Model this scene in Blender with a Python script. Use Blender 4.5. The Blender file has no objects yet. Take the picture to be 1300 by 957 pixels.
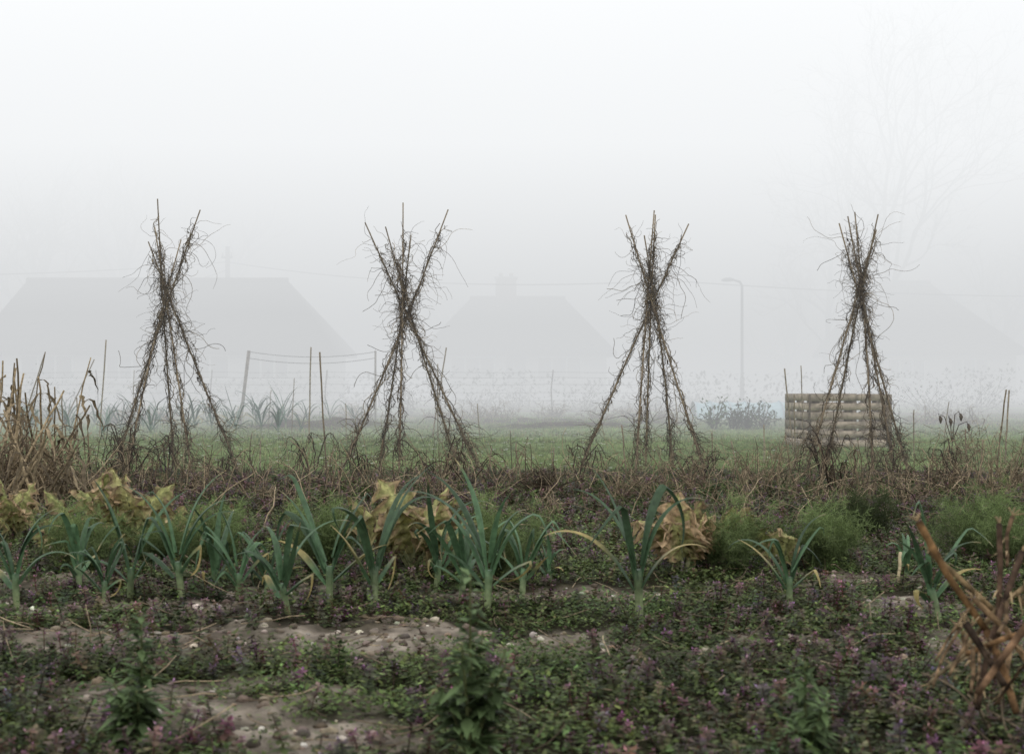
import bpy, math, numpy as np
rng=np.random.RandomState(7)
F=1805.0; H=0.8; HY=485.0
def gy(py): return F*H/(py-HY)          # distance of a ground point
def gx(px,D): return (px-650.0)/F*D
# ---------- noise ----------
_tabs={}
def vnoise(x,y,seed=0):
    if seed not in _tabs: _tabs[seed]=np.random.RandomState(seed+100).rand(256,256)
    T=_tabs[seed]; x=np.asarray(x,float); y=np.asarray(y,float)
    xi=np.floor(x).astype(int); yi=np.floor(y).astype(int); fx=x-xi; fy=y-yi
    fx=fx*fx*(3-2*fx); fy=fy*fy*(3-2*fy)
    a=T[xi%256,yi%256]; b=T[(xi+1)%256,yi%256]; c=T[xi%256,(yi+1)%256]; d=T[(xi+1)%256,(yi+1)%256]
    return (a*(1-fx)+b*fx)*(1-fy)+(c*(1-fx)+d*fx)*fy
def fbm(x,y,seed=0,o=3):
    s=0;a=1;t=0
    for i in range(o):
        s=s+a*vnoise(x*2**i,y*2**i,seed+i); t+=a; a*=.5
    return s/t
def sstep(a,b,v):
    t=np.clip((v-a)/(b-a),0,1); return t*t*(3-2*t)
def path_mask(x,y):
    c=4.45+0.4*(fbm(x*.9,x*0,31)-.5)
    m=1-sstep(.02,.5,np.abs(y-c)+.5*(fbm(x*5,y*5,35)-.4))
    return np.clip(m*sstep(.36,.48,fbm(x*2.1+3,y*3,33)),0,1)
def soil_mask(x,y):
    return np.clip(path_mask(x,y)+ .9*sstep(.6,.7,fbm(x*2.2,y*3,44))*(y<7),0,1)
def gz(x,y):
    x=np.asarray(x,float); y=np.asarray(y,float)
    near=np.clip((15-y)/3,0,1)*(y>0)
    z=(fbm(x*.7,y*.7,1)-.5)*.06*np.clip((60-y)/30,0,1)
    z=z+near*((fbm(x*5,y*5,5)-.5)*.045+(fbm(x*17,y*17,9,2)-.5)*.036)
    for hx,hy,r,h in ((-3.6,23.5,1.1,.16),(-2.6,24,.8,.12),(1.0,24,1.3,.14),(.2,27,1.5,.12),(2.4,26,1.0,.10)):
        z=z+h*np.exp(-(((x-hx)/r)**2+((y-hy)/(r*.6))**2))*(.7+.6*vnoise(x*4,y*4,12))
    return z
# ---------- mesh builder ----------
class MB:
    def __init__(s): s.v=[];s.q=[];s.t=[];s.c=[];s.n=0
    def add(s,V,Q=None,T=None,C=(.5,.5,.5)):
        V=np.asarray(V,float).reshape(-1,3); n=len(V)
        C=np.asarray(C,float)
        if C.ndim==1: C=np.tile(C,(n,1))
        s.v.append(V); s.c.append(C.reshape(-1,3))
        if Q is not None and len(Q): s.q.append(np.asarray(Q,int).reshape(-1,4)+s.n)
        if T is not None and len(T): s.t.append(np.asarray(T,int).reshape(-1,3)+s.n)
        s.n+=n
    def tubes(s,P,R,sides=3,C=(.3,.2,.1)):
        P=np.asarray(P,float)
        if P.ndim==2: P=P[None]
        N,n,_=P.shape
        R=np.broadcast_to(np.asarray(R,float),(N,n))
        T=np.gradient(P,axis=1); T/=np.linalg.norm(T,axis=2,keepdims=True)+1e-9
        ref=np.array([.31,.93,.2]); U=np.cross(T,ref); U/=np.linalg.norm(U,axis=2,keepdims=True)+1e-9
        W=np.cross(T,U)
        a=np.arange(sides)*2*np.pi/sides
        V=P[:,:,None,:]+R[:,:,None,None]*(np.cos(a)[None,None,:,None]*U[:,:,None,:]+np.sin(a)[None,None,:,None]*W[:,:,None,:])
        idx=np.arange(N*n*sides).reshape(N,n,sides)
        A=idx[:,:-1,:];B=idx[:,1:,:]
        Q=np.stack([A,np.roll(A,-1,2),np.roll(B,-1,2),B],-1).reshape(-1,4)
        C=np.asarray(C,float)
        if C.ndim==1: C=np.broadcast_to(C,(N,n,sides,3))
        elif C.ndim==2: C=np.broadcast_to(C[:,None,None,:],(N,n,sides,3))
        elif C.ndim==3: C=np.broadcast_to(C[:,:,None,:],(N,n,sides,3))
        s.add(V,Q,None,C.reshape(-1,3))
        if sides==3:
            s.t.append(np.concatenate([idx[:,0,::-1],idx[:,-1,:]]).reshape(-1,3)+s.n-N*n*sides)
        else:
            for k in range(1,sides-1):
                s.t.append(np.stack([idx[:,-1,0],idx[:,-1,k],idx[:,-1,k+1]],-1)+s.n-N*n*sides)
                s.t.append(np.stack([idx[:,0,0],idx[:,0,k+1],idx[:,0,k]],-1)+s.n-N*n*sides)
    def ribbons(s,P,Wd,S,C,fold=.3):
        P=np.asarray(P,float)
        if P.ndim==2: P=P[None]; S=np.asarray(S,float)[None]
        N,n,_=P.shape
        S=np.asarray(S,float)
        if S.ndim==2: S=np.repeat(S[:,None,:],n,1)
        Wd=np.broadcast_to(np.asarray(Wd,float),(N,n))[:,:,None]
        T=np.gradient(P,axis=1); Nn=np.cross(S,T); Nn/=np.linalg.norm(Nn,axis=2,keepdims=True)+1e-9
        V=np.stack([P-S*Wd/2+Nn*Wd*fold,P,P+S*Wd/2+Nn*Wd*fold],2)
        idx=np.arange(N*n*3).reshape(N,n,3)
        A=idx[:,:-1,:-1];B=idx[:,:-1,1:];D=idx[:,1:,:-1];E=idx[:,1:,1:]
        Q=np.stack([A,B,E,D],-1).reshape(-1,4)
        C=np.asarray(C,float)
        if C.ndim==1: C=np.broadcast_to(C,(N,n,3,3))
        elif C.ndim==2 : C=np.broadcast_to(C[:,None,None,:],(N,n,3,3))
        elif C.ndim==3: C=np.broadcast_to(C[:,:,None,:],(N,n,3,3))
        s.add(V,Q,None,C.reshape(-1,3))
    def box(s,c,d,rz=0,C=(.5,.5,.5),tilt=0):
        v=np.array([[x,y,z] for x in(-.5,.5) for y in(-.5,.5) for z in(-.5,.5)])*np.array(d)
        if tilt:
            ct,st=math.cos(tilt),math.sin(tilt); v=np.stack([v[:,0]*ct+v[:,2]*st,v[:,1],-v[:,0]*st+v[:,2]*ct],1)
        cc,ss=math.cos(rz),math.sin(rz)
        v=np.stack([v[:,0]*cc-v[:,1]*ss,v[:,0]*ss+v[:,1]*cc,v[:,2]],1)+np.array(c)
        s.add(v,[[0,1,3,2],[4,6,7,5],[0,4,5,1],[2,3,7,6],[0,2,6,4],[1,5,7,3]],None,C)
    def inst(s,tm,pos,rz,sc,tint,tilt=None):
        V,Q,T,C=tm; N=len(pos); n=len(V)
        v=V[None]*np.asarray(sc)[:,None,None]
        if tilt is not None:
            ct,st=np.cos(tilt)[:,None],np.sin(tilt)[:,None]
            v=np.stack([v[...,0]*ct+v[...,2]*st,v[...,1],-v[...,0]*st+v[...,2]*ct],-1)
        c,si=np.cos(rz)[:,None],np.sin(rz)[:,None]
        v=np.stack([v[...,0]*c-v[...,1]*si,v[...,0]*si+v[...,1]*c,v[...,2]],-1)+np.asarray(pos)[:,None,:]
        off=(np.arange(N)*n)[:,None,None]
        s.add(v,(Q[None]+off).reshape(-1,4) if len(Q) else None,(T[None]+off).reshape(-1,3) if len(T) else None,
              np.clip(C[None]*np.asarray(tint)[:,None,:],0,1).reshape(-1,3))
    def tmpl(s):
        V=np.concatenate(s.v); C=np.concatenate(s.c)
        Q=np.concatenate(s.q) if s.q else np.zeros((0,4),int)
        T=np.concatenate(s.t) if s.t else np.zeros((0,3),int)
        return V,Q,T,C
    def obj(s,name,mat,smooth=False,parent=None):
        V,Q,T,C=s.tmpl()
        me=bpy.data.meshes.new(name); me.vertices.add(len(V)); me.vertices.foreach_set('co',V.astype(np.float32).ravel())
        L=np.concatenate([Q.ravel(),T.ravel()]).astype(np.int32)
        me.loops.add(len(L)); me.loops.foreach_set('vertex_index',L)
        st=np.concatenate([np.arange(len(Q))*4,len(Q)*4+np.arange(len(T))*3]).astype(np.int32)
        me.polygons.add(len(st)); me.polygons.foreach_set('loop_start',st)
        if smooth: me.polygons.foreach_set('use_smooth',np.ones(len(st),bool))
        a=me.attributes.new('Col','FLOAT_COLOR','POINT')
        a.data.foreach_set('color',np.concatenate([C,np.ones((len(C),1))],1).astype(np.float32).ravel())
        me.update(calc_edges=True); me.validate()
        me.materials.append(mat)
        o=bpy.data.objects.new(name,me); bpy.context.scene.collection.objects.link(o)
        if parent: o.parent=parent
        return o
def empty(name):
    o=bpy.data.objects.new(name,None); bpy.context.scene.collection.objects.link(o); return o
def unit(v): return v/(np.linalg.norm(v,axis=-1,keepdims=True)+1e-9)
def wander(st,di,L,n,jit,grav=0.0,r=rng):
    N=len(st); P=np.zeros((N,n,3)); P[:,0]=st; d=unit(np.array(di,float)); k=r.randn(N,3)*jit
    for i in range(1,n):
        k=.55*k+r.randn(N,3)*jit
        d=unit(d+k+np.array([0,0,-grav]))
        P[:,i]=P[:,i-1]+d*(np.asarray(L)/(n-1))[:,None]
    return P
# ---------- materials ----------
def mat(name,rough=.7,transl=0.,ns=30.,na=.5,bump=0.,bs=60.,spec=.3):
    m=bpy.data.materials.new(name); m.use_nodes=True; nt=m.node_tree; N=nt.nodes; Lk=nt.links
    b=N['Principled BSDF']; out=N['Material Output']
    at=N.new('ShaderNodeAttribute'); at.attribute_name='Col'
    ge=N.new('ShaderNodeNewGeometry')
    no=N.new('ShaderNodeTexNoise'); no.inputs['Scale'].default_value=ns; no.inputs['Detail'].default_value=2
    Lk.new(ge.outputs['Position'],no.inputs['Vector'])
    mr=N.new('ShaderNodeMapRange'); mr.inputs['From Min'].default_value=.3; mr.inputs['From Max'].default_value=.7
    mr.inputs['To Min'].default_value=1-na; mr.inputs['To Max'].default_value=1+na
    Lk.new(no.outputs['Fac'],mr.inputs['Value'])
    vm=N.new('ShaderNodeVectorMath'); vm.operation='SCALE'
    Lk.new(at.outputs['Color'],vm.inputs[0]); Lk.new(mr.outputs['Result'],vm.inputs['Scale'])
    Lk.new(vm.outputs[0],b.inputs['Base Color'])
    b.inputs['Roughness'].default_value=rough; b.inputs['Specular IOR Level'].default_value=spec
    if bump:
        n2=N.new('ShaderNodeTexNoise'); n2.inputs['Scale'].default_value=bs; n2.inputs['Detail'].default_value=5
        Lk.new(ge.outputs['Position'],n2.inputs['Vector'])
        bp=N.new('ShaderNodeBump'); bp.inputs['Strength'].default_value=bump; bp.inputs['Distance'].default_value=.02
        Lk.new(n2.outputs['Fac'],bp.inputs['Height']); Lk.new(bp.outputs['Normal'],b.inputs['Normal'])
    if transl:
        t=N.new('ShaderNodeBsdfTranslucent'); Lk.new(vm.outputs[0],t.inputs['Color'])
        mx=N.new('ShaderNodeMixShader'); mx.inputs[0].default_value=transl
        Lk.new(b.outputs[0],mx.inputs[1]); Lk.new(t.outputs[0],mx.inputs[2]); Lk.new(mx.outputs[0],out.inputs['Surface'])
    return m
M_ground=mat('soil_and_turf',.95,0,14,.45,.9,45,.1)
M_leaf=mat('weed_leaves',.65,.18,20,.3,spec=.2)
M_grass=mat('grass_blades',.6,.3,8,.3,spec=.2)
M_leek=mat('leek_leaf',.48,.12,45,.25,.2,90,spec=.35)
M_dry=mat('dry_stems',.85,.0,60,.45,spec=.15)
M_cane=mat('bamboo_cane',.6,.0,25,.35,.1,100)
M_dleaf=mat('wilted_leaf',.7,.3,35,.4,.5,70)
M_fen=mat('fennel_fronds',.6,.3,15,.3,spec=.2)
M_wood=mat('pallet_wood',.8,0,12,.4,.4,80)
M_wall=mat('rendered_wall',.9,0,2,.08,.1)
M_roof=mat('roof_tiles',.85,0,3,.25,.3,8)
M_glass=mat('window_glass',.15,0,2,.05,spec=.6)
M_metal=mat('painted_metal',.5,0,8,.15)
M_bark=mat('bark',.9,0,5,.3)
M_stone=mat('stones',.9,0,40,.3,.4,80)
# ---------- ground ----------
def axis(a,b,step,lo,hi,g):
    mid=list(np.arange(a,b,step)); s=step; v=mid[-1]; up=[]
    while v<hi: s*=g; v+=s; up.append(v)
    s=step; v=a; dn=[]
    while v>lo: s*=g; v-=s; dn.append(v)
    return np.array(dn[::-1]+mid+up)
xs=axis(-6.,6.,.035,-400,400,1.09); ys=axis(2,14,.035,-80,500,1.05)
X,Y=np.meshgrid(xs,ys); Z=gz(X,Y)
soil=np.array([.10,.082,.064]); soil2=np.array([.36,.315,.265]); moss=np.array([.03,.036,.014]); grass=np.array([.17,.235,.09]); dkso=np.array([.034,.026,.02])
n1=fbm(X*3,Y*3,60)[...,None]; n2=fbm(X*.35,Y*.6,61)[...,None]; n3=fbm(X*9,Y*9,66)[...,None]
sm=soil_mask(X,Y)[...,None]
near=moss*(1-n1)+dkso*n1*1.1
sn=np.clip(n3*1.6-.3,0,1)
near=near*(1-sm)+ (soil*(1-sn)+soil2*sn)*sm
gr=grass*(.75+.5*n1)
beds=sstep(.45,.58,n2)
far=gr*.9*(1-beds)+np.array([.12,.10,.075])*beds
heap=np.zeros_like(X)
for hx,hy,r in ((-3.6,23.5,1.3),(-2.6,24,1.),(1.0,24,1.5),(.2,27,1.8),(2.4,26,1.2)):
    heap=np.maximum(heap,np.exp(-(((X-hx)/r)**2+((Y-hy)/(r*.6))**2)))
Yn=Y+(fbm(X*1.2,Y*1.2,70)-.5)*1.6
a=sstep(10.6,11.8,Yn)[...,None]; b=sstep(24,31,Yn)[...,None]
Cg=near*(1-a)+gr*a; Cg=Cg*(1-b)+far*b
hp=sstep(.25,.6,heap)[...,None]; Cg=Cg*(1-hp)+np.array([.07,.055,.045])*hp
g=MB(); ny,nx=X.shape; idx=np.arange(nx*ny).reshape(ny,nx)
g.add(np.stack([X,Y,Z],-1),np.stack([idx[:-1,:-1],idx[:-1,1:],idx[1:,1:],idx[1:,:-1]],-1).reshape(-1,4),None,Cg.reshape(-1,3))
g.obj('ground',M_ground,True)
# ---------- templates ----------
def leafquad(mb,base,az,el,L,W,C,bend=0.3):
    d=np.array([math.cos(az)*math.cos(el),math.sin(az)*math.cos(el),math.sin(el)]); s=np.array([-math.sin(az),math.cos(az),0])
    base=np.array(base); up=np.cross(d,s)*-1
    m=base+d*L*.45; t=base+d*L-np.array([0,0,L*bend*.5])
    C=np.array(C)
    mb.add([base,m-s*W/2+up*W*.15,t,m+s*W/2+up*W*.15],[[0,1,2,3]],None,np.array([C*.8,C,C*1.1,C]))
def nettle(r,purple):
    mb=MB(); h=.045+.05*r.rand(); bx,by=r.randn(2)*.02
    mb.tubes([[0,0,0],[bx*.5,by*.5,h*.5],[bx,by,h]],.0018,3,(.12,.07,.06))
    nw=5
    for i in range(nw):
        t=.25+.75*i/(nw-1); z=h*t; rr=(.032-.014*t)
        pt=(t**1.3)*purple
        col=np.array([.085,.12,.04])*(1-pt)+np.array([.125,.068,.08])*pt
        for k in range(4):
            leafquad(mb,(bx*t,by*t,z),k*math.pi/2+i*.8+r.randn()*.2,r.uniform(-.3,.5),rr*r.uniform(.8,1.2),rr*.75,col*r.uniform(.5,1.5))
        if t>.6 and purple>.5:
            for k in range(3):
                az=r.rand()*6.28
                leafquad(mb,(bx+.007*math.cos(az),by+.007*math.sin(az),z),az,.8,.010,.005,np.array([.33,.19,.29])*r.uniform(.6,1.3),0)
    return mb.tmpl()
def chick(r):
    mb=MB()
    for i in range(44):
        a=r.rand()*6.28; q=.085*math.sqrt(r.rand()); z=.004+.06*r.rand()*(1-q/.12)
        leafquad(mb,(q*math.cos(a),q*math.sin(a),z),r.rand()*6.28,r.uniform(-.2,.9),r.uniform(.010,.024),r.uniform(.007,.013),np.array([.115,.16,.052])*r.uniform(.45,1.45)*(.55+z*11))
    return mb.tmpl()
def tuft(r,h,w,nb):
    mb=MB()
    for i in range(nb):
        a=r.rand()*6.28; l=h*r.uniform(.6,1.2); bx,by=r.randn(2)*.025; ln=r.uniform(.1,.7)
        s=np.array([-math.sin(a),math.cos(a),0])*w/2; b0=np.array([bx,by,-.005]); d=np.array([math.cos(a)*ln,math.sin(a)*ln,1.])
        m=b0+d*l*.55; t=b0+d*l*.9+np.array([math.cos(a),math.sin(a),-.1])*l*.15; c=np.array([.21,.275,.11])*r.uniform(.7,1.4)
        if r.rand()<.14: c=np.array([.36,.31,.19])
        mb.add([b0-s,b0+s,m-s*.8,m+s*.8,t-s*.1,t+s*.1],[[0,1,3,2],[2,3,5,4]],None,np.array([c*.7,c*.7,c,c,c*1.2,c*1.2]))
    return mb.tmpl()
def pts(n,y0,y1,marg=1.2,slope=.37,power=1.0):
    y=y0+(y1-y0)*rng.rand(n*3)**power
    x=(rng.rand(n*3)*2-1)*(slope*y1+marg)
    k=np.abs(x)<slope*y+marg
    return x[k][:n],y[k][:n]
def tint(n,v=.3,h=.12):
    return np.clip(1+rng.randn(n,1)*v,.4,1.8)*np.clip(1+rng.randn(n,3)*h,.6,1.5)
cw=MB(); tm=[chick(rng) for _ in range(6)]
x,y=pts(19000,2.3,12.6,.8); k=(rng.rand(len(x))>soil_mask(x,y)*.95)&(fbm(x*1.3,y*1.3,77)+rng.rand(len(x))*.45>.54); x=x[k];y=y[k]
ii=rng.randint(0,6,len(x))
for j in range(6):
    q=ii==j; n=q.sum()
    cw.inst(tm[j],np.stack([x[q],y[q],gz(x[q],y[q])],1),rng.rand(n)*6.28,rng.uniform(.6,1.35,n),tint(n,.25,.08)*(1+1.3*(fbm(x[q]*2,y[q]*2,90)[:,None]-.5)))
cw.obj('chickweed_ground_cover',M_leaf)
nt_=MB(); tm=[nettle(rng,p) for p in (.2,.6,.9,1.,.8,.5)]
x,y=pts(22000,2.3,12.0,.8); dn=fbm(x*.9,y*.9,81); k=(rng.rand(len(x))>soil_mask(x,y)*1.0)&(dn+rng.rand(len(x))*.45>.66); x=x[k];y=y[k]
ii=rng.randint(0,6,len(x))
for j in range(6):
    q=ii==j; n=q.sum()
    nt_.inst(tm[j],np.stack([x[q],y[q],gz(x[q],y[q])-.005],1),rng.rand(n)*6.28,rng.uniform(.55,1.2,n),tint(n,.25),rng.randn(n)*.3)
nt_.obj('purple_dead_nettle_patch',M_leaf)
# grass
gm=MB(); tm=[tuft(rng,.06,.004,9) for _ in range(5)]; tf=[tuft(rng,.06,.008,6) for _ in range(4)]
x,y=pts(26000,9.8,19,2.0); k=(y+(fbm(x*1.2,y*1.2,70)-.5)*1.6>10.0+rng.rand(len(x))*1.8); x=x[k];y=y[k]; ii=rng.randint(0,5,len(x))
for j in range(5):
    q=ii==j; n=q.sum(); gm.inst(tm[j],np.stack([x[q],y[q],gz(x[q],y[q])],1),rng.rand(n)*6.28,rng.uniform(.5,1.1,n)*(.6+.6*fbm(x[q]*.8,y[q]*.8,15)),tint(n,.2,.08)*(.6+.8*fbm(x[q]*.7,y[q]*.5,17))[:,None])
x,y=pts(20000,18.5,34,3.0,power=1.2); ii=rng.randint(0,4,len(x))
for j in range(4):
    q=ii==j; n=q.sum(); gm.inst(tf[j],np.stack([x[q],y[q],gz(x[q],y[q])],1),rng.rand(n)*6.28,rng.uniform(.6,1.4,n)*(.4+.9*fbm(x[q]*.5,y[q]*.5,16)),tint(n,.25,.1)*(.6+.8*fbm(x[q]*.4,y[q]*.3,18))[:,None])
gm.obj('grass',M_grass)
# daisies
dm=MB(); d=MB()
for k in range(8):
    leafquad(d,(0,0,.06),k*.785,.1,.014,.008,(.8,.8,.78),0)
d.tubes([[0,0,0],[0,0,.06]],.001,3,(.1,.15,.05))
x,y=pts(1200,12,22,2); k=(x<1)|(rng.rand(len(x))<.3); x=x[k];y=y[k]
n=len(x); dm.inst(d.tmpl(),np.stack([x,y,gz(x,y)],1),rng.rand(n)*6.28,rng.uniform(1.,1.9,n),np.ones((n,3)))
dm.obj('daisies',M_leaf)
import bmesh
bm=bmesh.new(); bmesh.ops.create_icosphere(bm,subdivisions=2,radius=1)
iv=np.array([v.co[:] for v in bm.verts]); it=np.array([[v.index for v in f.verts] for f in bm.faces]); bm.free()
st=MB()
tms=[]
for k in range(5):
    s=1+.45*(rng.rand(len(iv),1)-.5); v=iv*s*np.array([1,rng.uniform(.6,.9),rng.uniform(.45,.7)]); tms.append((v,np.zeros((0,4),int),it,np.ones((len(v),3))))
x,y=pts(12000,3.0,7.2,.6); k=rng.rand(len(x))<soil_mask(x,y)+.03; x=x[k];y=y[k]; ii=rng.randint(0,5,len(x))
for j in range(5):
    q=ii==j;n=q.sum()
    base=np.where(rng.rand(n,1)<.14,np.array([[.5,.46,.4]]),np.array([[.19,.155,.12]]))
    st.inst(tms[j],np.stack([x[q],y[q],gz(x[q],y[q])+.002],1),rng.rand(n)*6.28,np.clip(np.exp(rng.randn(n)*.6)*.008,.003,.02),base*tint(n,.35,.05))
st.obj('soil_clods_and_pebbles',M_stone)
# ---------- litter ----------
def col_dry(n,dark=.5):
    t=rng.rand(n,1)**(1.0 if dark<.5 else 1.8)
    return (np.array([.065,.048,.038])*(1-t)+np.array([.42,.34,.23])*t)*rng.uniform(.75,1.2,(n,1))
lt=MB()
x,y=pts(2600,3,12.8); n=len(x)
P=wander(np.stack([x,y,gz(x,y)+.015],1),np.stack([rng.randn(n),rng.randn(n),rng.rand(n)*.1],1),rng.uniform(.04,.22,n),5,.12)
P[:,:,2]=np.maximum(P[:,:,2],gz(P[:,:,0],P[:,:,1])+.014); lt.tubes(P,.0018,3,col_dry(n,.2)*1.1)
lt.obj('straw_litter',M_dry)
tg=MB()
x,y=pts(2900,7.0,12.2,1.0); k=rng.rand(len(x))<.2+1.*sstep(8.0,10.3,y)*(.3+fbm(x*1.2,y,23)); x=x[k];y=y[k];n=len(x)
sc_=np.where(y>10.6,.62,1.)
P=wander(np.stack([x,y,gz(x,y)],1),np.stack([rng.randn(n)*.8,rng.randn(n)*.6,rng.rand(n)*1.3],1),rng.uniform(.15,.55,n)*sc_,9,.18,.08)
P[:,:,2]=np.maximum(P[:,:,2],gz(P[:,:,0],P[:,:,1])+.006)
tg.tubes(P,np.linspace(.0038,.0018,9)[None]*rng.uniform(.7,1.4,(n,1)),3,col_dry(n,.4))
x,y=pts(300,9.0,12.4,1.0);n=len(x)
P=wander(np.stack([x,y,gz(x,y)],1),np.stack([rng.randn(n)*.3,rng.randn(n)*.3,np.ones(n)],1),rng.uniform(.10,.42,n),8,.07,0)
tg.tubes(P,np.linspace(.005,.002,8)[None]*rng.uniform(.7,1.3,(n,1)),3,col_dry(n,.3))
q=P[:,4:8].reshape(-1,3); q=q[rng.rand(len(q))<.6]; n=len(q)
P=wander(q,rng.randn(n,3),rng.uniform(.04,.16,n),5,.25,.1); tg.tubes(P,.0016,3,col_dry(n,.5))
tg.obj('dead_stem_tangle',M_dry)
# ---------- bean wigwams ----------
WY=12.5
def wig(cpx,cross,bases,tops,flip):
    par=empty('bean_pole_wigwam'); cx=gx(cpx,WY); zc=(600-cross)/144.4
    poles=MB(); vines=MB(); tw=MB(); curves=[]
    for i,(bp,ty) in enumerate(zip(bases,tops)):
        dx=(bp-cpx)/144.4; rr=.62
        dy=math.sqrt(max(rr*rr-dx*dx,.01))*(1 if i%2==flip else -1)*.8
        B=np.array([cx+dx,WY+dy,0.]); B[2]=gz(B[0],B[1])-.05
        zt=(600-ty)/144.4
        Cc=np.array([cx+rng.randn()*.02,WY+rng.randn()*.02,zc+rng.randn()*.10])
        Tt=Cc+(Cc-B)*(zt-Cc[2])/(Cc[2]-B[2])
        t=np.linspace(0,1,15)[:,None]
        P=B+(Tt-B)*t+ (rng.randn(3)*.014)*np.sin(t*math.pi)
        poles.tubes(P,np.linspace(.010,.006,15),6,np.array([.32,.255,.17])*rng.uniform(.5,1.))
        n=120
        for s in range(6):
            hi=rng.uniform(.82,.97); tt2=np.linspace(rng.uniform(0,.1),hi,n); C=np.stack([np.interp(tt2,t[:,0],P[:,k]) for k in range(3)],1)
            ph=rng.rand()*6.28+np.cumsum(rng.uniform(.05,.5,n))*(1 if rng.rand()<.8 else -1)
            am=.009+.06*vnoise(np.linspace(0,16,n)+rng.rand()*50,np.zeros(n)+rng.rand()*50,3)**2.2
            off=np.stack([np.cos(ph)*am,np.sin(ph)*am,rng.randn(n)*.004],1)+rng.randn(n,3)*.0035
            V=C+off; curves.append(V)
            vines.tubes(V,rng.uniform(.0020,.0038),3,col_dry(1,.6)[0]*.8)
    A=np.concatenate(curves)
    def twigs(n,zmin,zmax,l0,l1,jit,gr,rad,outw=1.,npt=9):
        S=A[(A[:,2]>zmin)&(A[:,2]<zmax)]; S=S[rng.randint(0,len(S),n)]
        D=rng.randn(n,3)+outw*unit((S-np.array([cx,WY,0]))*np.array([1,1,0]))
        Pw=wander(S,D,rng.uniform(l0,l1,n),npt,jit,gr)
        tw.tubes(Pw,np.linspace(rad,rad*.45,npt)[None]*rng.uniform(.7,1.3,(n,1)),3,col_dry(n,.6)*.8)
    twigs(500,.05,zc,.02,.11,.3,.03,.0022)
    twigs(60,.4,zc,.10,.26,.25,.03,.0022,1,12)
    twigs(260,.0,.45,.10,.34,.22,.14,.0026)
    twigs(330,zc-.2,2.25,.04,.17,.3,.0,.0022,.8)
    twigs(130,zc-.35,2.25,.14,.38,.30,.02,.0022,1.3,14)
    twigs(20,1.7,2.25,.35,.65,.17,.09,.0023,2.2,18)
    n=16; S=A[(A[:,2]>.9)&(A[:,2]<2.)]; S=S[rng.randint(0,len(S),n)]
    tw.tubes(wander(S,np.stack([rng.randn(n)*.5,rng.randn(n)*.5,-np.ones(n)],1),rng.uniform(.3,.7,n),20,.15,.06),.0024,3,col_dry(n,.6)*.8)
    n=240; S=A[rng.randint(0,len(A),n)]
    lf=MB()
    for s in S:
        leafquad(lf,s,rng.rand()*6.28,rng.uniform(-1.4,.3),rng.uniform(.02,.055),rng.uniform(.008,.018),col_dry(1,.5)[0]*.7,.6)
    poles.obj('bamboo_canes',M_cane,True,par); vines.obj('dead_bean_vines',M_dry,False,par); tw.obj('vine_tendrils',M_dry,False,par); lf.obj('withered_leaves',M_dleaf,False,par)
    tie=MB(); a=np.linspace(0,25,60); tie.tubes(np.stack([cx+.04*np.cos(a),WY+.04*np.sin(a),zc-.03+a*.0025],1),.003,4,(.25,.2,.12)); tie.obj('string_tie',M_dry,True,par)
wig(206,400,[132,178,206,258,306],[270,300,256,285,306],0)
wig(512,384,[432,474,512,584,616],[263,300,254,290,282],1)
wig(825,378,[732,800,826,892,862],[284,262,275,270,300],0)
wig(1092,370,[1014,1062,1090,1166,1120],[290,275,264,285,272],1)
# black wilted plants drooping near the feet
def blackplant(px,py,h,w,n,name='wilted_bean_plant'):
    D=gy(py); x0=gx(px,D); m=MB()
    for k in range(n):
        a=rng.rand()*6.28; t=np.linspace(0,1,14)[:,None]; L=w*rng.uniform(.5,1)
        bx=rng.randn()*.03
        P=np.concatenate([x0+bx+L*math.cos(a)*t**.9,D+L*.6*math.sin(a)*t,h*rng.uniform(.5,1)*np.sin(t*rng.uniform(1.9,2.9))],1)
        P+=np.cumsum(rng.randn(14,3),0)*.009
        P[:,2]=np.maximum(P[:,2],0.01)
        m.tubes(P,np.linspace(.006,.0022,14),5,np.array([.045,.035,.027])*rng.uniform(.5,2.3))
        S=P[rng.randint(3,14,9)]
        m.tubes(wander(S,rng.randn(9,3)-np.array([0,0,1.]),rng.uniform(.04,.2,9),6,.3,.2),.0024,3,col_dry(9,.7)*.6)
    m.obj(name,M_dry)
for a in [(160,612,.44,.38,11),(215,606,.38,.3,7),(395,604,.38,.30,6),(560,612,.36,.34,8),(890,608,.28,.24,6),(1045,612,.48,.28,12),(1060,625,.36,.26,8),(600,620,.3,.3,6),(1205,610,.4,.24,5),(740,612,.3,.24,5),(460,612,.32,.25,5),(130,618,.34,.3,6),(1140,612,.3,.25,5),(280,612,.25,.25,4)]:
    blackplant(*a)
def bush(px,py,hpx,wpx,n,colf,name,jit=.22,rad=.0025,m_=M_dry):
    D=gy(py); sc=F/D; x0=gx(px,D); h=hpx/sc; w=wpx/sc
    m=MB(); S=np.stack([x0+rng.randn(n)*w*.15,D+rng.randn(n)*w*.15,np.full(n,0.)],1)
    Pw=wander(S,np.stack([rng.randn(n)*w/h*.55,rng.randn(n)*w/h*.5,np.ones(n)],1),rng.uniform(.5,1.1,n)*h,10,jit*.5,0)
    m.tubes(Pw,np.linspace(rad*1.4,rad*.6,10)[None]*rng.uniform(.7,1.3,(n,1)),3,colf(n))
    q=Pw[:,3:].reshape(-1,3); q=q[rng.rand(len(q))<.8]; k=len(q)
    m.tubes(wander(q,rng.randn(k,3)+np.array([0,0,.3]),rng.uniform(.1,.35,k)*h,6,jit,0),rad*.7,3,colf(k))
    return m.obj(name,m_)
bush(686,632,45,34,90,lambda n:col_dry(n,.8)*.5,'dead_weed_clump',.3,.002)
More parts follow.
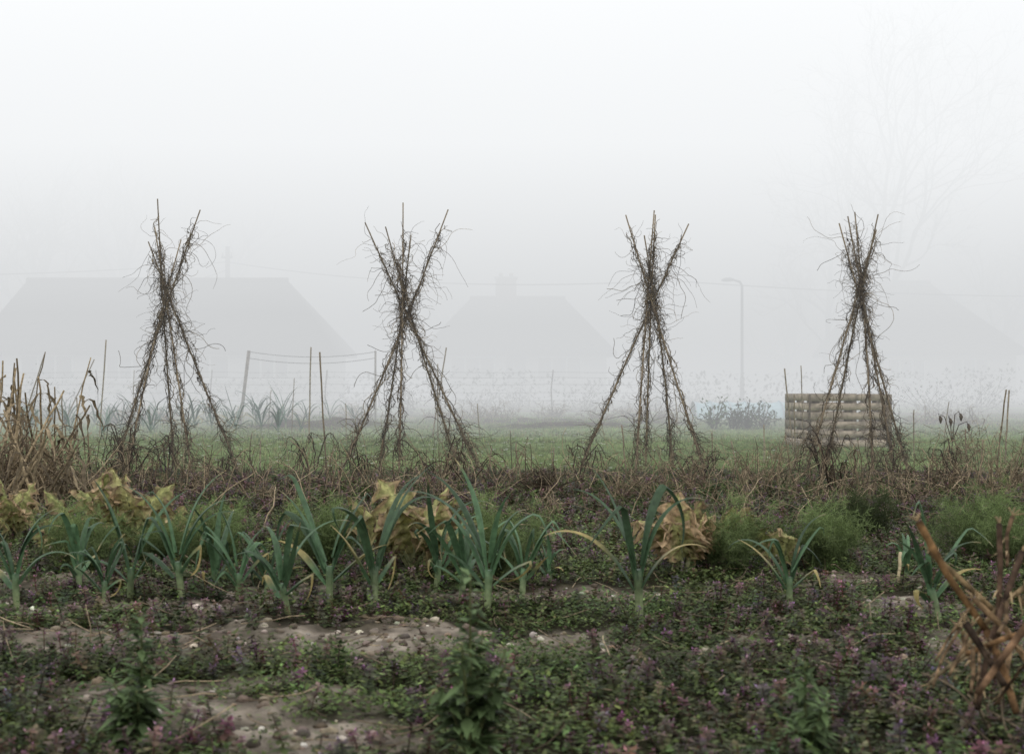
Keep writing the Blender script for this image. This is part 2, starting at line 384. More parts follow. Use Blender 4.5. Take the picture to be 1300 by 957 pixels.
for a in [(790,640,60,50),(950,625,60,80),(980,618,60,60),(330,640,40,60),(1200,625,85,50),(1260,640,80,70),(130,640,60,70),(880,625,60,50),(480,630,50,70),(700,660,40,60),(1150,640,50,80),(1010,600,60,60),
          (240,635,45,60),(560,640,45,60),(840,640,50,60),(1060,650,60,80),(1230,610,80,40),(370,650,45,70),(940,655,50,60),(1290,620,80,50)]:
    bush(*a,22,lambda n:col_dry(n,.4),'dead_weed_clump',.22,.0025)
# ---------- maize stalks, left ----------
def stalk(mb,P,r,C,sides=7,nod=1.2):
    mb.tubes(P,r,sides,C)
    P=np.asarray(P)
    for k in range(2,len(P)-1,3):
        d=unit(P[k+1]-P[k]); mb.tubes(np.array([P[k]-d*.005,P[k],P[k]+d*.005]),np.array([.9,nod,.9])*(r if np.isscalar(r) else r[k]),sides,np.array(C)*.6)
def maize(px,py,tpx,tpy,r=.011):
    D=gy(py); m=MB(); lf=MB(); B=np.array([gx(px,D),D,-.03]); T=np.array([gx(tpx,D),D+rng.randn()*.15,H-(tpy-HY)*D/F])
    t=np.linspace(0,1,11)[:,None]; P=B+(T-B)*t+np.cumsum(rng.randn(11,3),0)*.006
    c=np.array([.40,.32,.21])*rng.uniform(.25,1.1); stalk(m,P,np.linspace(r,r*.5,11),c)
    for k in range(5):
        S=P[rng.randint(3,10)]; a=rng.rand()*6.28; tt=np.linspace(0,1,12)[:,None]; L=rng.uniform(.2,.45)
        Q=S+np.concatenate([math.cos(a)*L*.5*tt,math.sin(a)*L*.5*tt,L*.3*tt-L*1.1*tt**2],1)+np.cumsum(rng.randn(12,3),0)*.008
        ang=a+1.57+np.cumsum(rng.randn(12))*.35; Sd=np.stack([np.cos(ang),np.sin(ang),rng.randn(12)*.3],1)
        lf.ribbons(Q[None],(.02*np.sin(np.pi*np.clip(tt[:,0]*.9+.1,0,1))+.002)[None],Sd[None],np.array([.42,.34,.23])*rng.uniform(.25,1.1),.3)
    par=empty('dried_maize_plant'); m.obj('stalk',M_dry,True,par); lf.obj('leaves',M_dleaf,True,par)
for a in [(5,640,15,450),(30,645,22,452),(12,650,48,480),(48,640,62,470),(-20,640,-5,455),(60,640,38,500),(75,635,120,456,.008),(20,650,90,520),(45,655,8,520),(-5,655,40,560),(35,632,60,540),(85,640,70,560),(5,660,70,530,.012),
          (0,640,2,455,.013),(-10,645,25,470),(22,640,28,460,.009),(10,630,55,450,.007),(40,645,12,490),(66,640,88,490,.008),(-15,655,60,500),(30,660,100,560,.009),(15,640,35,510),(0,650,20,530)]:
    maize(*a)
bush(25,650,120,130,70,lambda n:col_dry(n,.2),'dead_weed_clump',.15,.004)
bush(75,640,80,70,40,lambda n:col_dry(n,.3),'dead_weed_clump',.2,.003)
# ---------- canes ----------
def cane(px,py,tpx,tpy,r=.006,c=(.24,.2,.14),name='bamboo_cane'):
    D=gy(py); m=MB(); B=np.array([gx(px,D),D,-.05]); T=np.array([gx(tpx,D),D+rng.randn()*.1,H-(tpy-HY)*D/F])
    t=np.linspace(0,1,9)[:,None]; P=B+(T-B)*t+rng.randn(9,3)*.002; stalk(m,P,r,np.array(c)*rng.uniform(.8,1.2),6); m.obj(name,M_cane,True)
for a in [(126,560,140,432,.01),(72,552,118,456,.01),(415,604,405,447,.008),(392,560,396,441,.01),(548,556,566,441,.01),(556,560,556,462,.008),
          (1262,610,1264,495),(1275,590,1291,496,.008),(1243,625,1249,558),(1100,560,1098,500),(1228,605,1226,545),(1197,560,1203,510),(796,606,790,540),(937,600,930,560),
          (20,560,58,450,.01),(80,600,80,500),(1020,570,1018,464,.006),(1008,575,998,468,.008),(440,560,440,512),(658,600,655,562),(1286,600,1292,545),(1010,585,1005,500),(370,555,372,480),(970,590,975,540),
          (168,548,172,470),(100,590,96,505),(340,550,345,495),(610,560,606,512),(330,600,326,560),(620,604,624,566),(700,600,704,568),(1160,580,1158,520),(905,590,902,548),(448,590,452,540),(232,560,230,505),(860,556,858,505)]:
    cane(*a)
hp=MB()
for a,b in ((1192,525),(1205,528),(1218,522),(1228,535)):
    D=13.0; x=gx(a,D); z=H-(b-HY)*D/F; hp.tubes([[gx(1206,D),D,0],[gx(1206,D)+.02,D,.25],[(x+gx(1206,D))/2,D,z-.03],[x,D+.02,z],[x+.015,D+.02,z-.06]],.004,4,(.07,.055,.04))
    hp.tubes([[x+.015,D+.02,z-.02],[x+.02,D+.02,z-.05],[x+.02,D+.02,z-.09]],[.006,.018,.005],6,(.1,.08,.06))
hp.obj('dried_seed_head_plant',M_dry,True)
# ---------- leeks ----------
def leek(mb,x,y,s,r,full=True,blue=0):
    z=float(gz(x,y)); fa=r.rand()*.9-.45+(0 if r.rand()<.65 else 1.2)
    bc=np.array([.36,.42,.22]); gc=np.array([.062,.115,.06])*(1+.15*r.randn()); gc=gc+np.array([0,.01,.03])*blue
    h0=.14*s; t=np.linspace(0,1,6)[:,None]
    cc=bc*(1-t)+gc*1.3*t
    lean=r.randn(2)*.015
    P=np.concatenate([x+lean[0]*t,y+lean[1]*t,z-.02+(h0+.02)*t],1)
    mb.tubes(P[None],np.linspace(.012,.014,6)[None]*s**.5,7,cc[None])
    nl=r.randint(7,10)
    for i in range(nl):
        side=1 if i%2 else -1; az=fa+(0 if side>0 else math.pi)+r.randn()*.3
        L=r.uniform(.27,.45)*s*(.75 if i<2 else 1); el0=r.uniform(1.1,1.5) if i>1 else r.uniform(.7,1.1); dr=r.uniform(.3,2.1)
        n=18; u=np.linspace(0,1,n); el=el0-dr*u**2.0
        if r.rand()<.5: k0=r.uniform(.4,.85); el=np.where(u>k0,el-r.uniform(.9,2.3)*sstep(k0,k0+.08,u),el)
        azv=az+u*r.randn()*.35
        st_=L/(n-1); d=np.stack([np.cos(el)*np.cos(azv),np.cos(el)*np.sin(azv),np.sin(el)],1)*st_
        Q=np.cumsum(d,0)+np.array([x+lean[0],y+lean[1],z+h0*(.5+.08*i)])
        Q[:,2]=np.maximum(Q[:,2],z+.01)
        W=.028*s**.5*(1-u**2.2)**.8*(.7+.35*np.sin(np.pi*np.clip(u*1.3,0,1)))+.002
        tw_=r.randn()*.6; S=np.stack([-np.sin(azv+tw_*u),np.cos(azv+tw_*u),u*tw_*.4],1)
        c=gc*r.uniform(.6,1.5); C=np.repeat(c[None],n,0)*(1.35-.5*u[:,None])
        if i<2 and r.rand()<.6: C=C*(1-sstep(.2,.7,u)[:,None])+np.array([.45,.37,.16])*sstep(.2,.7,u)[:,None]
        elif r.rand()<.5: tpp=sstep(.84,1,u)[:,None]; C=C*(1-tpp)+np.array([.45,.37,.2])*tpp
        mb.ribbons(Q[None],W[None],S[None],C[None],.28)
for px,py,hp_ in [(22,775,120),(102,752,105),(165,762,115),(232,766,128),(303,766,100),(367,780,115),(418,770,150),(475,776,160),(553,748,115),(618,778,155),(662,758,110),(585,762,115),(812,786,185),(1003,772,115),(1195,795,120),(1150,742,55),(700,742,55),(268,758,90),(335,764,95),(135,770,85)]:
    D=gy(py); m=MB(); leek(m,gx(px,D),D,hp_/(F/D)/.40,np.random.RandomState(px)); m.obj('leek_plant',M_leek,True)
lr=MB(); r2=np.random.RandomState(5)
for k in range(26):
    leek(lr,-8.2+k*.2+r2.randn()*.06,20.5+(k%3)*1.2+r2.randn()*.3,r2.uniform(.9,1.4),r2,blue=1)
for k in range(16):
    leek(lr,-9.+k*.42,24.5+r2.randn()*.3,r2.uniform(.9,1.4),r2,blue=1)
lr.obj('leek_bed',M_leek,True)
# ---------- fennel ----------
def fennel(px,py,wpx,hpx,dark=1.,name='fennel_plant'):
    D=gy(py); sc=F/D; x0=gx(px,D); w=wpx/sc; h=hpx/sc; m=MB(); n=34
    S=np.stack([x0+rng.randn(n)*.03,D+rng.randn(n)*.03,np.zeros(n)],1)
    az=rng.rand(n)*6.28; out=rng.rand(n)**.6*.95
    Pw=wander(S,np.stack([np.cos(az)*out*w/h*.7,np.sin(az)*out*w/h*.7,np.ones(n)],1),rng.uniform(.5,1.15,n)*h,9,.06,.03)
    m.tubes(Pw,np.linspace(.003,.001,9)[None],3,np.array([.20,.27,.11])*dark)
    q=Pw[:,3:].reshape(-1,3); q=np.repeat(q,3,0); k=len(q)
    P2=wander(q,rng.randn(k,3)+np.array([0,0,.5]),rng.uniform(.15,.38,k)*h*.8,6,.12,.05)
    q=P2[:,1:].reshape(-1,3); q=np.repeat(q,4,0); k=len(q)
    L=rng.uniform(.015,.04,k); d=unit(rng.randn(k,3)+np.array([0,0,.3])); s=unit(np.cross(d,rng.randn(k,3)))*.0008
    V=np.stack([q-s,q+s,q+d*L[:,None]+s*.6,q+d*L[:,None]-s*.6],1)
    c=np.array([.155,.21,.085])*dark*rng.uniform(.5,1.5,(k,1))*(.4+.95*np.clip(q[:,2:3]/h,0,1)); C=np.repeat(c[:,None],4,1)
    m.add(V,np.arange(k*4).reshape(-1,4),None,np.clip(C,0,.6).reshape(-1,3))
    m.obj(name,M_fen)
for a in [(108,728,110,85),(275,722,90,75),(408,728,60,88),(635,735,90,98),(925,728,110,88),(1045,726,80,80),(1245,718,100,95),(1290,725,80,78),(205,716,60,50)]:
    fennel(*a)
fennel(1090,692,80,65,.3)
# ---------- yellowed rhubarb / cardoon: upright, ruffled, browned leaves ----------
def rhub(px,py,wpx,hpx,nl=10,yel=.6,name='wilted_rhubarb_plant'):
    D=gy(py); sc=F/D; x0=gx(px,D); w=wpx/sc; h=hpx/sc; m=MB()
    for i in range(nl):
        az=i*2.4+rng.randn()*.3; tall=rng.uniform(.55,1.05); L=h*tall*1.2; nu,nv=30,15
        u=np.linspace(0,1,nu); el=rng.uniform(1.0,1.5)-rng.uniform(.3,1.7)*u**1.8
        azv=az+rng.randn()*.5*u; d=np.stack([np.cos(el)*np.cos(azv)*w/h*.85,np.cos(el)*np.sin(azv)*w/h*.85,np.sin(el)],1)*L/(nu-1)
        P=np.cumsum(d,0)+np.array([x0+rng.randn()*.02,D+rng.randn()*.02,-.01])
        m.tubes(P[None,:22],np.linspace(.008,.003,22)[None],5,(.42,.44,.24))
        ub=np.clip((u-.28)/.72,0,1)
        Wd=h*.24*tall*np.sin(np.pi*ub**.8)**.65; Wd=Wd*(1+.35*np.sin(u*34+rng.rand()*6)+.2*rng.randn(nu))+.003
        roll=rng.randn()*.5; S=np.stack([-np.sin(azv+roll),np.cos(azv+roll),0*u+roll*.3],1); T=unit(np.gradient(P,axis=0)); S=unit(S-T*(S*T).sum(1,keepdims=True)); Nn=np.cross(S,T)
        v=np.linspace(-1,1,nv); ph=rng.rand()*9
        ruf=(np.abs(v)[None]**1.5)*np.sin(u[:,None]*42+ph+np.sign(v)[None]*1.5)*.38+np.abs(v)[None]*.35+.10*np.sin(u[:,None]*70+v[None]*14+ph)
        V=P[:,None]+S[:,None]*(v[None]*Wd[:,None])[...,None]+Nn[:,None]*(ruf*Wd[:,None])[...,None]
        V=V+rng.randn(nu,nv,3)*.0022*(ub>0)[:,None,None]; V[...,2]=np.maximum(V[...,2],.01)
        grn=np.array([.19,.25,.08]); ye=np.array([.52,.50,.23]); tn=np.array([.52,.38,.24])*rng.uniform(.5,1.2); k=rng.rand()
        e=sstep(.6,1.05,np.abs(v)[None]*.75+u[:,None]*.42*(.5+yel)+.5*(rng.rand(nu,nv)-.5))[...,None]
        kk=np.clip(k*.6+yel*.5,0,1); basec=grn*(1-kk)+ye*kk
        basec=basec*(1+.5*np.exp(-(v*6)**2))[None,:,None]
        C=(basec*(1-e)+tn*e)*(.7+.5*rng.rand(nu,nv,1))
        ix=np.arange(nu*nv).reshape(nu,nv)[7:]; m.add(V,np.stack([ix[:-1,:-1],ix[:-1,1:],ix[1:,1:],ix[1:,:-1]],-1).reshape(-1,4),None,np.clip(C,0,.75).reshape(-1,3))
    m.obj(name,M_dleaf,True)
for a in [(15,690,85,86,13,.7),(122,705,110,95,16,.6),(172,708,95,98,13,.8),(225,708,70,68,9,.5),(528,728,125,112,20,.6),(866,732,95,100,15,1.),(912,724,95,88,12,.25),(985,724,60,65,7,.2),(60,712,60,60,7,.2)]:
    rhub(*a)
# ---------- leafy spurge in the near foreground ----------
def spurge(px,D,tpy,n,s=1.):
    x0=gx(px,D); zt=H-(tpy-HY)*D/F; m=MB()
    for b in range(n):
        az=rng.rand()*6.28; o=0 if b==0 else rng.uniform(.04,.10); t=np.linspace(0,1,10)[:,None]
        top=zt if b==0 else zt*rng.uniform(.35,.7)
        P=np.concatenate([x0+o*math.cos(az)*t**1.3,D+o*math.sin(az)*t**1.3,top*t],1); m.tubes(P,np.linspace(.005,.002,10),5,(.12,.14,.06))
        for k in range(90 if b==0 else 40):
            u=.2+.8*rng.rand(); p=np.array([np.interp(u,t[:,0],P[:,j]) for j in range(3)])
            leafquad(m,p,k*2.4,rng.uniform(-.4,.9),.06*s*(1.25-.7*u)*rng.uniform(.6,1.3),.024*s*(1.2-.6*u),np.array([.10,.15,.065])*rng.uniform(.4,1.7),.6)
    m.obj('leafy_weed_plant',M_leaf)
spurge(597,2.95,728,6,1.2); spurge(180,3.1,780,8,1.1); spurge(1022,3.0,838,5)
# ---------- broken rusty stalks, right foreground ----------
par=empty('broken_dead_stalks'); m=MB(); fl=MB()
def st3(a,b,r,D0,D1,c=(.27,.16,.08)):
    A=np.array([gx(a[0],D0),D0,H-(a[1]-HY)*D0/F]); B=np.array([gx(b[0],D1),D1,H-(b[1]-HY)*D1/F])
    t=np.linspace(0,1,13)[:,None]; P=A+(B-A)*t; r=r*.85
    kk=rng.uniform(.3,.7); kv=rng.randn(3)*.008; P=P+kv*np.where(t<kk,t/kk,(1-t)/(1-kk)); P[:,2]=np.maximum(P[:,2],0)
    c=np.array(c)*rng.uniform(.6,1.1); cv=c*rng.uniform(.5,1.35,(13,1)); cv[::4]*=.4
    m.tubes(P[None],(np.linspace(r,r*.85,13)*rng.uniform(.94,1.05,13))[None],8,cv[None])
    k=6; fl.tubes(wander(np.repeat(A[None],k,0),np.repeat((A-B)[None],k,0)+rng.randn(k,3)*.08,rng.uniform(.01,.03,k),4,.1),.0016,3,(.36,.27,.16))
    for q in range(6):
        p=P[rng.randint(1,12)]; leafquad(fl,p,rng.rand()*6.28,rng.uniform(-1,1),rng.uniform(.015,.05),.005,np.array([.36,.27,.16])*rng.uniform(.4,1.1),.6)
    return P
st3((1166,662),(1252,800),.0105,3.25,3.2,(.34,.2,.09)); st3((1252,800),(1290,905),.011,3.2,3.1)
st3((1180,700),(1262,775),.0085,3.3,3.25,(.36,.26,.14)); st3((1268,665),(1262,860),.008,3.3,3.15,(.14,.09,.06)); st3((1300,745),(1215,835),.007,3.2,3.2,(.38,.28,.16))
st3((1297,700),(1240,900),.009,3.25,3.1,(.13,.085,.06)); st3((1310,800),(1225,830),.008,3.1,3.15); st3((1225,790),(1275,870),.010,3.1,3.05,(.10,.07,.05)); st3((1236,760),(1310,850),.009,3.2,3.1,(.3,.2,.11))
st3((1180,867),(1240,820),.006,3.2,3.15,(.40,.32,.2)); st3((1285,655),(1278,720),.006,3.4,3.35,(.12,.08,.05)); st3((1320,770),(1240,880),.010,3.05,3.0,(.18,.11,.065))
for k in range(12):
    ax,ay=rng.uniform(1215,1320),rng.uniform(755,850); st3((ax,ay),(ax+rng.uniform(-70,70),ay+rng.uniform(40,110)),rng.uniform(.004,.008),3.2+rng.randn()*.06,3.1+rng.randn()*.06,np.array([.28,.19,.11])*rng.uniform(.3,1.1))
n=50; S=np.stack([1.08+rng.randn(n)*.07,3.05+rng.randn(n)*.1,rng.rand(n)*.08],1)
m.tubes(wander(S,rng.randn(n,3)+np.array([0,0,.5]),rng.uniform(.06,.18,n),9,.08,0),np.linspace(.0035,.0012,9)[None]*rng.uniform(.6,1.4,(n,1)),5,col_dry(n,.6)*.7)
m.obj('stalks',M_dry,True,par); fl.obj('frayed_ends',M_dry,False,par)
cane(1138,745,1142,700,.006,(.5,.42,.28),'split_wooden_peg')
# ---------- pallet compost bin ----------
par=empty('pallet_compost_bin'); D=17.4; s=F/D; xl=gx(1020,D); xr=gx(1122,D); W=xr-xl; m=MB(); pz=MB()
ctr=np.array([(xl+xr)/2,D+.5,0]); rot=.12
def panel(cx,cy,rz,W,c):
    for k in range(6):
        z=.05+k*.112; m.box((cx,cy,z),(W*rng.uniform(.98,1.01),.018,.084),rz,np.array(c)*rng.uniform(.65,1.15),rng.randn()*.006)
    for u in(-.5,0,.5):
        dx=u*(W-.1); ox,oy=-.045*-math.sin(rz),.045*math.cos(rz)
        pz.box((cx+dx*math.cos(rz)+ox,cy+dx*math.sin(rz)+oy,.32),(.09,.068,.66),rz,np.array(c)*rng.uniform(.4,.7))
tan=(.37,.315,.25)
hw=W*.5
for k,(ox,oy,rz) in enumerate(((0,-.5,0),(0,.5,0),(-hw,0,math.pi/2),(hw,0,math.pi/2))):
    c,s_=math.cos(rot),math.sin(rot); panel(ctr[0]+ox*c-oy*s_,ctr[1]+ox*s_+oy*c,rz+rot,(W*.96 if k<2 else .9),tan)
m.obj('slats',M_wood,False,par); pz.obj('battens',M_wood,False,par)
# ---------- wire fence and leaning post ----------
par=empty('wire_fence'); m=MB(); D=35.
for x in np.arange(-13,4.1,2.8): m.tubes([[x,D,-.1],[x+rng.randn()*.03,D,.6],[x+rng.randn()*.05,D,1.1]],.018,6,(.2,.18,.16))
w=MB()
for z in(.35,.55,.75,.92,1.05):
    xx=np.linspace(-13,3.8,60); w.tubes(np.stack([xx,xx*0+D-.03,z-.02*np.abs(np.sin((xx+13)*math.pi/2.8))],1),.0035,4,(.18,.18,.18))
m.obj('posts',M_wood,True,par); w.obj('wires',M_metal,True,par)
par=empty('washing_line'); m=MB(); D=26.2
a=np.array([gx(304,D),D,-.1]); b=np.array([gx(316,D),D,1.38]); m.tubes([a,(a+b)/2,b],.032,7,(.26,.23,.2))
a2=np.array([gx(470,D),D+1,-.1]); b2=np.array([gx(470,D),D+1,1.4]); m.tubes([a2,(a2+b2)/2,b2],.02,7,(.25,.23,.2)); m.obj('posts',M_wood,True,par)
w=MB(); t=np.linspace(0,1,20)[:,None]
for dz in(-.02,-.14): w.tubes(b+np.array([0,0,dz])+(b2-b)*t-np.array([0,0,1.])*(.1*4*t*(1-t)),.005,4,(.14,.14,.14))
w.obj('lines',M_metal,True,par)
# ---------- allotment shrubs in the mist ----------
def shrub(x,y,w,h,name,c,n=900,dry=False):
    m=MB(); k=14; S=np.stack([x+rng.randn(k)*w*.1,y+rng.randn(k)*w*.1,np.zeros(k)],1)
    P=wander(S,np.stack([rng.randn(k)*w/h*.5,rng.randn(k)*w/h*.5,np.ones(k)],1),rng.uniform(.6,1.1,k)*h,8,.12,0)
    m.tubes(P,.008,3,(.1,.08,.06)); q=P[:,2:].reshape(-1,3); q=q[rng.randint(0,len(q),n)]+rng.randn(n,3)*w*.10; q[:,2]=np.abs(q[:,2])
    for p in q: leafquad(m,p,rng.rand()*6.28,rng.uniform(-.8,1),rng.uniform(.05,.11),.035,np.array(c)*rng.uniform(.5,1.5),.3)
    m.obj(name,M_leaf)
def at(px,D): return gx(px,D)
shrub(at(905,24),24,.3,.5,'kale_plant',(.09,.15,.05),400)
for px in(932,948,965): shrub(at(px,24),24,.35,.48,'kale_plant',(.10,.14,.08),300)
for px,D,w,h in((600,40,2.5,.8),(655,42,2.5,.7),(740,38,2.,.6),(820,42,2,.8),(520,36,1.6,.7),(60,30,1.6,.7),(30,33,2,.9),(880,45,2,1.0),(1180,36,2.5,1.0),(1240,38,2.5,1.)):
    shrub(at(px,D),D,w,h,'garden_shrub',(.06,.07,.035),500)
for px,py in((640,534),(700,532),(760,536),(450,534),(350,536),(560,534),(840,536),(1180,538),(1230,540),(150,538),(200,536),(610,536),(800,534)):
    bush(px,py,26,70,50,lambda n:col_dry(n,.4),'dead_weed_clump',.2,.006)
par=empty('low_polytunnel'); m=MB(); hoops=MB(); Dp=31.; x0=at(880,Dp); x1=at(1000,Dp)
th=np.linspace(0,math.pi,15); xx=np.linspace(x0,x1,12)
V=np.stack([np.repeat(xx[:,None],15,1),Dp+np.cos(th)[None]*.55+0*xx[:,None],np.sin(th)[None]*(.36+.02*np.cos(np.arange(12)*math.pi))[:,None]],-1)
ix=np.arange(12*15).reshape(12,15); m.add(V,np.stack([ix[:-1,:-1],ix[:-1,1:],ix[1:,1:],ix[1:,:-1]],-1).reshape(-1,4),None,(.5,.68,.74)); m.obj('polythene_cover',M_metal,True,par)
for x in xx[::2]: hoops.tubes(np.stack([x+0*th,Dp+np.cos(th)*.57,np.sin(th)*.39],1),.012,5,(.5,.55,.6))
hoops.obj('hoops',M_metal,True,par)
# ---------- houses ----------
def house(name,x0,x1,y0,depth,eave,ridge,hip0,hip1,chim,wins,doors,wc=(.6,.59,.56),rc=(.11,.09,.085)):
    par=empty(name); m=MB()
    m.box(((x0+x1)/2,y0+depth/2,eave/2-.2),(x1-x0,depth,eave+.4),0,wc); m.obj('walls',M_wall,False,par)
    o=.45; a,b,c,d=x0-o,x1+o,y0-o,y0+depth+o; ym=y0+depth/2; r=MB(); ez=eave-.12
    r.add([[a,c,ez],[b,c,ez],[b,d,ez],[a,d,ez],[a+hip0,ym,ridge],[b-hip1,ym,ridge],[a,c,ez-.18],[b,c,ez-.18],[b,d,ez-.18],[a,d,ez-.18]],
          [[0,1,5,4],[2,3,4,5],[0,6,7,1],[1,7,8,2],[2,8,9,3],[3,9,6,0],[9,8,7,6]],[[1,2,5],[3,0,4]],rc); r.obj('roof',M_roof,False,par)
    rt=MB(); rt.tubes([[a+hip0,ym,ridge+.03],[(a+b)/2,ym,ridge+.03],[b-hip1,ym,ridge+.03]],.12,6,np.array(rc)*.8); rt.obj('ridge_tiles',M_roof,True,par)
    if chim:
        ch=MB()
        for cx,cw,cz in chim:
            ch.box((cx,ym,cz-.9),(cw,.7,1.8),0,(.22,.13,.1)); ch.box((cx,ym,cz+.05),(cw+.12,.82,.1),0,(.3,.28,.25))
            for k in(-.25,.25): ch.tubes([[cx+k*cw,ym,cz+.1],[cx+k*cw,ym,cz+.2],[cx+k*cw,ym,cz+.3]],.1,8,(.3,.16,.1))
        ch.obj('chimney',M_roof,False,par)
    f=MB(); gl=MB()
    for wx,ww,z0,z1 in wins:
        gl.box((wx,y0-.01,(z0+z1)/2),(ww,.04,z1-z0),0,(.03,.035,.04))
        for k in np.linspace(-.5,.5,4): f.box((wx+k*ww,y0-.04,(z0+z1)/2),(.07,.06,z1-z0+.07),0,(.75,.75,.75))
        for z in(z0,z1): f.box((wx,y0-.055,z),(ww+.08,.08,.08),0,(.75,.75,.75))
        f.box((wx,y0-.08,z0-.09),(ww+.3,.16,.07),0,(.5,.5,.48))
    gl.obj('window_glass',M_glass,False,par); f.obj('window_frames',M_wall,False,par)
    if doors:
        dd=MB()
        for dx in doors: dd.box((dx,y0-.02,1.0),(.9,.06,2.0),0,(.1,.12,.1)); dd.box((dx,y0-.03,2.06),(1.06,.07,.1),0,(.7,.7,.7))
        dd.obj('door',M_wood,False,par)
D=55.; k=D/F
house('bungalow',(-20-650)*k,(412-650)*k,D,7.,2.15,4.95,.9,2.4,None,[((255-650)*k,2.2,.9,1.85),((340-650)*k,1.6,.9,1.85),((60-650)*k,2.0,.9,1.85),((160-650)*k,1.5,.9,1.85)],[(205-650)*k],rc=(.08,.068,.065))
D=65.; k=D/F
house('bungalow',(545-650)*k,(770-650)*k,D,7.,2.3,4.8,2.2,2.2,[((642-650)*k,1.0,5.75)],[((600-650)*k,2.0,.9,1.95),((710-650)*k,2.0,.9,1.95)],[(655-650)*k],rc=(.08,.068,.065))
D=68.; k=D/F
house('bungalow',(1090-650)*k,(1290-650)*k,D,8.,2.4,5.8,2.,3.4,None,[((1150-650)*k,1.8,.9,1.9),((1230-650)*k,1.8,.9,1.9)],None)
# ---------- pole, wires, lamp ----------
par=empty('utility_pole'); D=63.5; k=D/F; px_=(289-650)*k; zt=H+(485-313)*k
m=MB(); m.tubes([[px_,D,-.3],[px_,D,zt*.5],[px_,D,zt]],[.15,.13,.1],9,(.05,.045,.04)); m.box((px_,D-.14,zt-.5),(.5,.1,.1),0,(.05,.045,.04))
for q in(-.2,.2): m.tubes([[px_+q,D-.14,zt-.45],[px_+q,D-.14,zt-.36],[px_+q,D-.14,zt-.28]],.04,6,(.4,.4,.38))
m.obj('pole',M_wood,True,par)
w=MB(); t=np.linspace(0,1,40)[:,None]
def wire(A,B,sag,r=.02): A=np.array(A);B=np.array(B); w.tubes(A+(B-A)*t-np.array([0,0,1.])*sag*4*t*(1-t),r,4,(.04,.04,.04))
zw=H+(485-333)*k
wire((px_,D-.14,zw),(-34,50,zw-1.2),.5); wire((px_,D-.14,zw),(6,55,H+(485-356)*55/F),.5); wire((6,55,H+(485-356)*55/F),(40,70,5.4),.5)
wire((px_,D-.14,zw-.35),(-20,60,4.2),.4,.015)
w.obj('overhead_wires',M_metal,True,par)
par=empty('street_lamp'); D=50.; k=D/F; lx=(942-650)*k; zt=H+(485-357)*k; m=MB()
m.tubes([[lx,D,-.1],[lx,D,.9],[lx,D,1.0],[lx,D,zt*.6],[lx,D,zt-.15],[lx-.08,D,zt-.02],[lx-.3,D,zt+.04]],[.08,.08,.055,.05,.045,.04,.035],8,(.13,.14,.14)); m.obj('column',M_metal,True,par)
l=MB(); l.tubes([[lx-.28,D,zt+.04],[lx-.4,D,zt+.06],[lx-.6,D,zt+.05],[lx-.72,D,zt+.03]],[.04,.07,.07,.03],8,(.3,.31,.31)); l.obj('lantern',M_metal,True,par)
# ---------- trees ----------
def tree(mb,x,y,h,seed,spread=.5,levels=5,tr=.22):
    r=np.random.RandomState(seed); S=np.array([[x,y,-.2]]); d=np.array([[0,0,1.]]); L=np.array([h*.42]); R=tr
    for lv in range(levels+1):
        npt=8; P=wander(S,d,L,npt,.05+.02*lv,-.03,r); mb.tubes(P,np.linspace(R,R*.55,npt)[None],5 if lv<3 else 3,(.075,.065,.055))
        if lv==levels: break
        kids=[7,5,4,4,4][lv] if lv<5 else 3
        ti=r.randint(3,npt,(len(P),kids)); ti[:,0]=npt-1
        S=P[np.arange(len(P))[:,None],ti].reshape(-1,3); base=np.repeat(unit(P[:,-1]-P[:,-3]),kids,0)
        d=unit(base+r.randn(len(S),3)*spread+np.array([0,0,.18])); L=np.repeat(L,kids)*r.uniform(.5,.8,len(S)); R=max(R*.5,.012)
m=MB(); tree(m,at(1135,73),73,19,3,.42,5,.26); m.obj('bare_tree',M_bark)
m=MB(); tree(m,at(1050,78),78,11,8,.55,4,.2); m.obj('bare_tree',M_bark)
m=MB()
for i,(px,D,h) in enumerate(((60,84,15),(170,90,16),(-40,86,14),(270,94,13),(1270,88,13),(1000,94,10),(560,100,9),(830,105,9))):
    tree(m,at(px,D),D,h,20+i,.55,4,.28)
m.obj('distant_trees',M_bark)
hm=MB(); n=6000; x=rng.uniform(-30,32,n); y=49+rng.randn(n)*.45; z=rng.rand(n)*(.8+.5*vnoise(x*.5,x*0,50))
hq=MB(); leafquad(hq,(0,0,0),0,.4,.16,.09,(.04,.055,.03)); hm.inst(hq.tmpl(),np.stack([x,y,z],1),rng.rand(n)*6.28,rng.uniform(.7,1.5,n),tint(n,.3),rng.randn(n)*.6)
hm.obj('hedge',M_leaf)
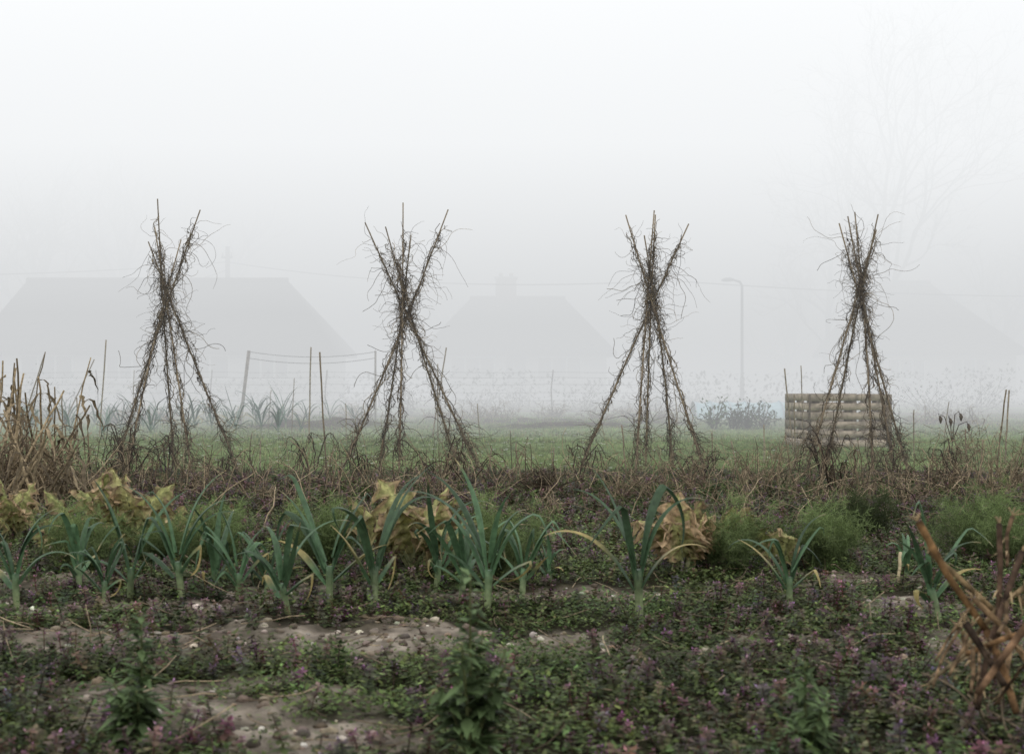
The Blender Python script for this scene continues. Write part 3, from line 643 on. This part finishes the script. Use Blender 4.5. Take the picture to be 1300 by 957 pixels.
# ---------- fog: emission stands in for scattered light ----------
fog=empty('fog_bank')
def fogbox(nm,y0,z0,ab,em,col=(1,1,1),z1=60):
    me=bpy.data.meshes.new(nm); X0,X1,Y1=-350,350,480
    v=[(x,y,z) for x in(X0,X1) for y in(y0,Y1) for z in(z0,z1)]
    me.from_pydata(v,[],[(0,1,3,2),(4,6,7,5),(0,4,5,1),(2,3,7,6),(0,2,6,4),(1,5,7,3)]); me.update()
    mt=bpy.data.materials.new(nm); mt.use_nodes=True; N=mt.node_tree.nodes; N.clear(); L=mt.node_tree.links
    out=N.new('ShaderNodeOutputMaterial'); e=N.new('ShaderNodeEmission'); e.inputs['Color'].default_value=(*col,1); e.inputs['Strength'].default_value=em
    if ab>0:
        a_=N.new('ShaderNodeVolumeAbsorption'); a_.inputs['Color'].default_value=(0,0,0,1); a_.inputs['Density'].default_value=ab
        s_=N.new('ShaderNodeAddShader'); L.new(a_.outputs[0],s_.inputs[0]); L.new(e.outputs[0],s_.inputs[1]); L.new(s_.outputs[0],out.inputs['Volume'])
    else: L.new(e.outputs[0],out.inputs['Volume'])
    me.materials.append(mt); o=bpy.data.objects.new(nm,me); bpy.context.scene.collection.objects.link(o); o.parent=fog
LL=.69; cc=(.98,1.0,1.015)
fogbox('glowing_mist_near',10.5,-3,.014,.014*LL,cc); fogbox('glowing_mist_far',19.,-3.01,.048,.048*LL,cc,60.2)  # absorbing volumes that glow themselves, no real scattering
fogbox('fog_glow_layer_low',16.,3.5,0,.056*.20,(.99,1,1.01),60.4); fogbox('fog_glow_layer_high',22.,9.,0,.062*.26,(.99,1,1.01),60.5)  # emission-only boxes: added glow that brightens the fog higher up
# ---------- light ----------
wd=bpy.data.worlds.new('World'); bpy.context.scene.world=wd; wd.use_nodes=True; N=wd.node_tree.nodes; L=wd.node_tree.links
bg=N['Background']; sk=N.new('ShaderNodeTexSky'); sk.sky_type='NISHITA'; sk.sun_disc=False; sk.sun_elevation=math.radians(50); sk.sun_rotation=math.radians(-25); sk.dust_density=5
mx=N.new('ShaderNodeMix'); mx.data_type='RGBA'; mx.inputs[0].default_value=.85; L.new(sk.outputs[0],mx.inputs[6]); mx.inputs[7].default_value=(10.1,9.8,9.3,1); L.new(mx.outputs[2],bg.inputs[0]); bg.inputs[1].default_value=.145
sl=bpy.data.lights.new('sun','SUN'); sl.energy=1.5; sl.angle=math.radians(12); sl.color=(1,.97,.92); so=bpy.data.objects.new('sun',sl); bpy.context.scene.collection.objects.link(so)
so.rotation_euler=(math.radians(-40),0,math.radians(25))
# ---------- camera ----------
cam=bpy.data.cameras.new('camera'); co=bpy.data.objects.new('camera',cam); bpy.context.scene.collection.objects.link(co)
cam.lens=50; cam.sensor_width=36; cam.clip_end=1500; cam.clip_start=.05
co.location=(0,0,H); co.rotation_euler=(math.radians(90)+math.atan((HY-478.5)/F),0,0)
cam.dof.use_dof=True; cam.dof.focus_distance=9.; cam.dof.aperture_fstop=5.6
bpy.context.scene.camera=co
vs=bpy.context.scene.view_settings; vs.view_transform='Standard'; vs.look='None'; vs.exposure=0
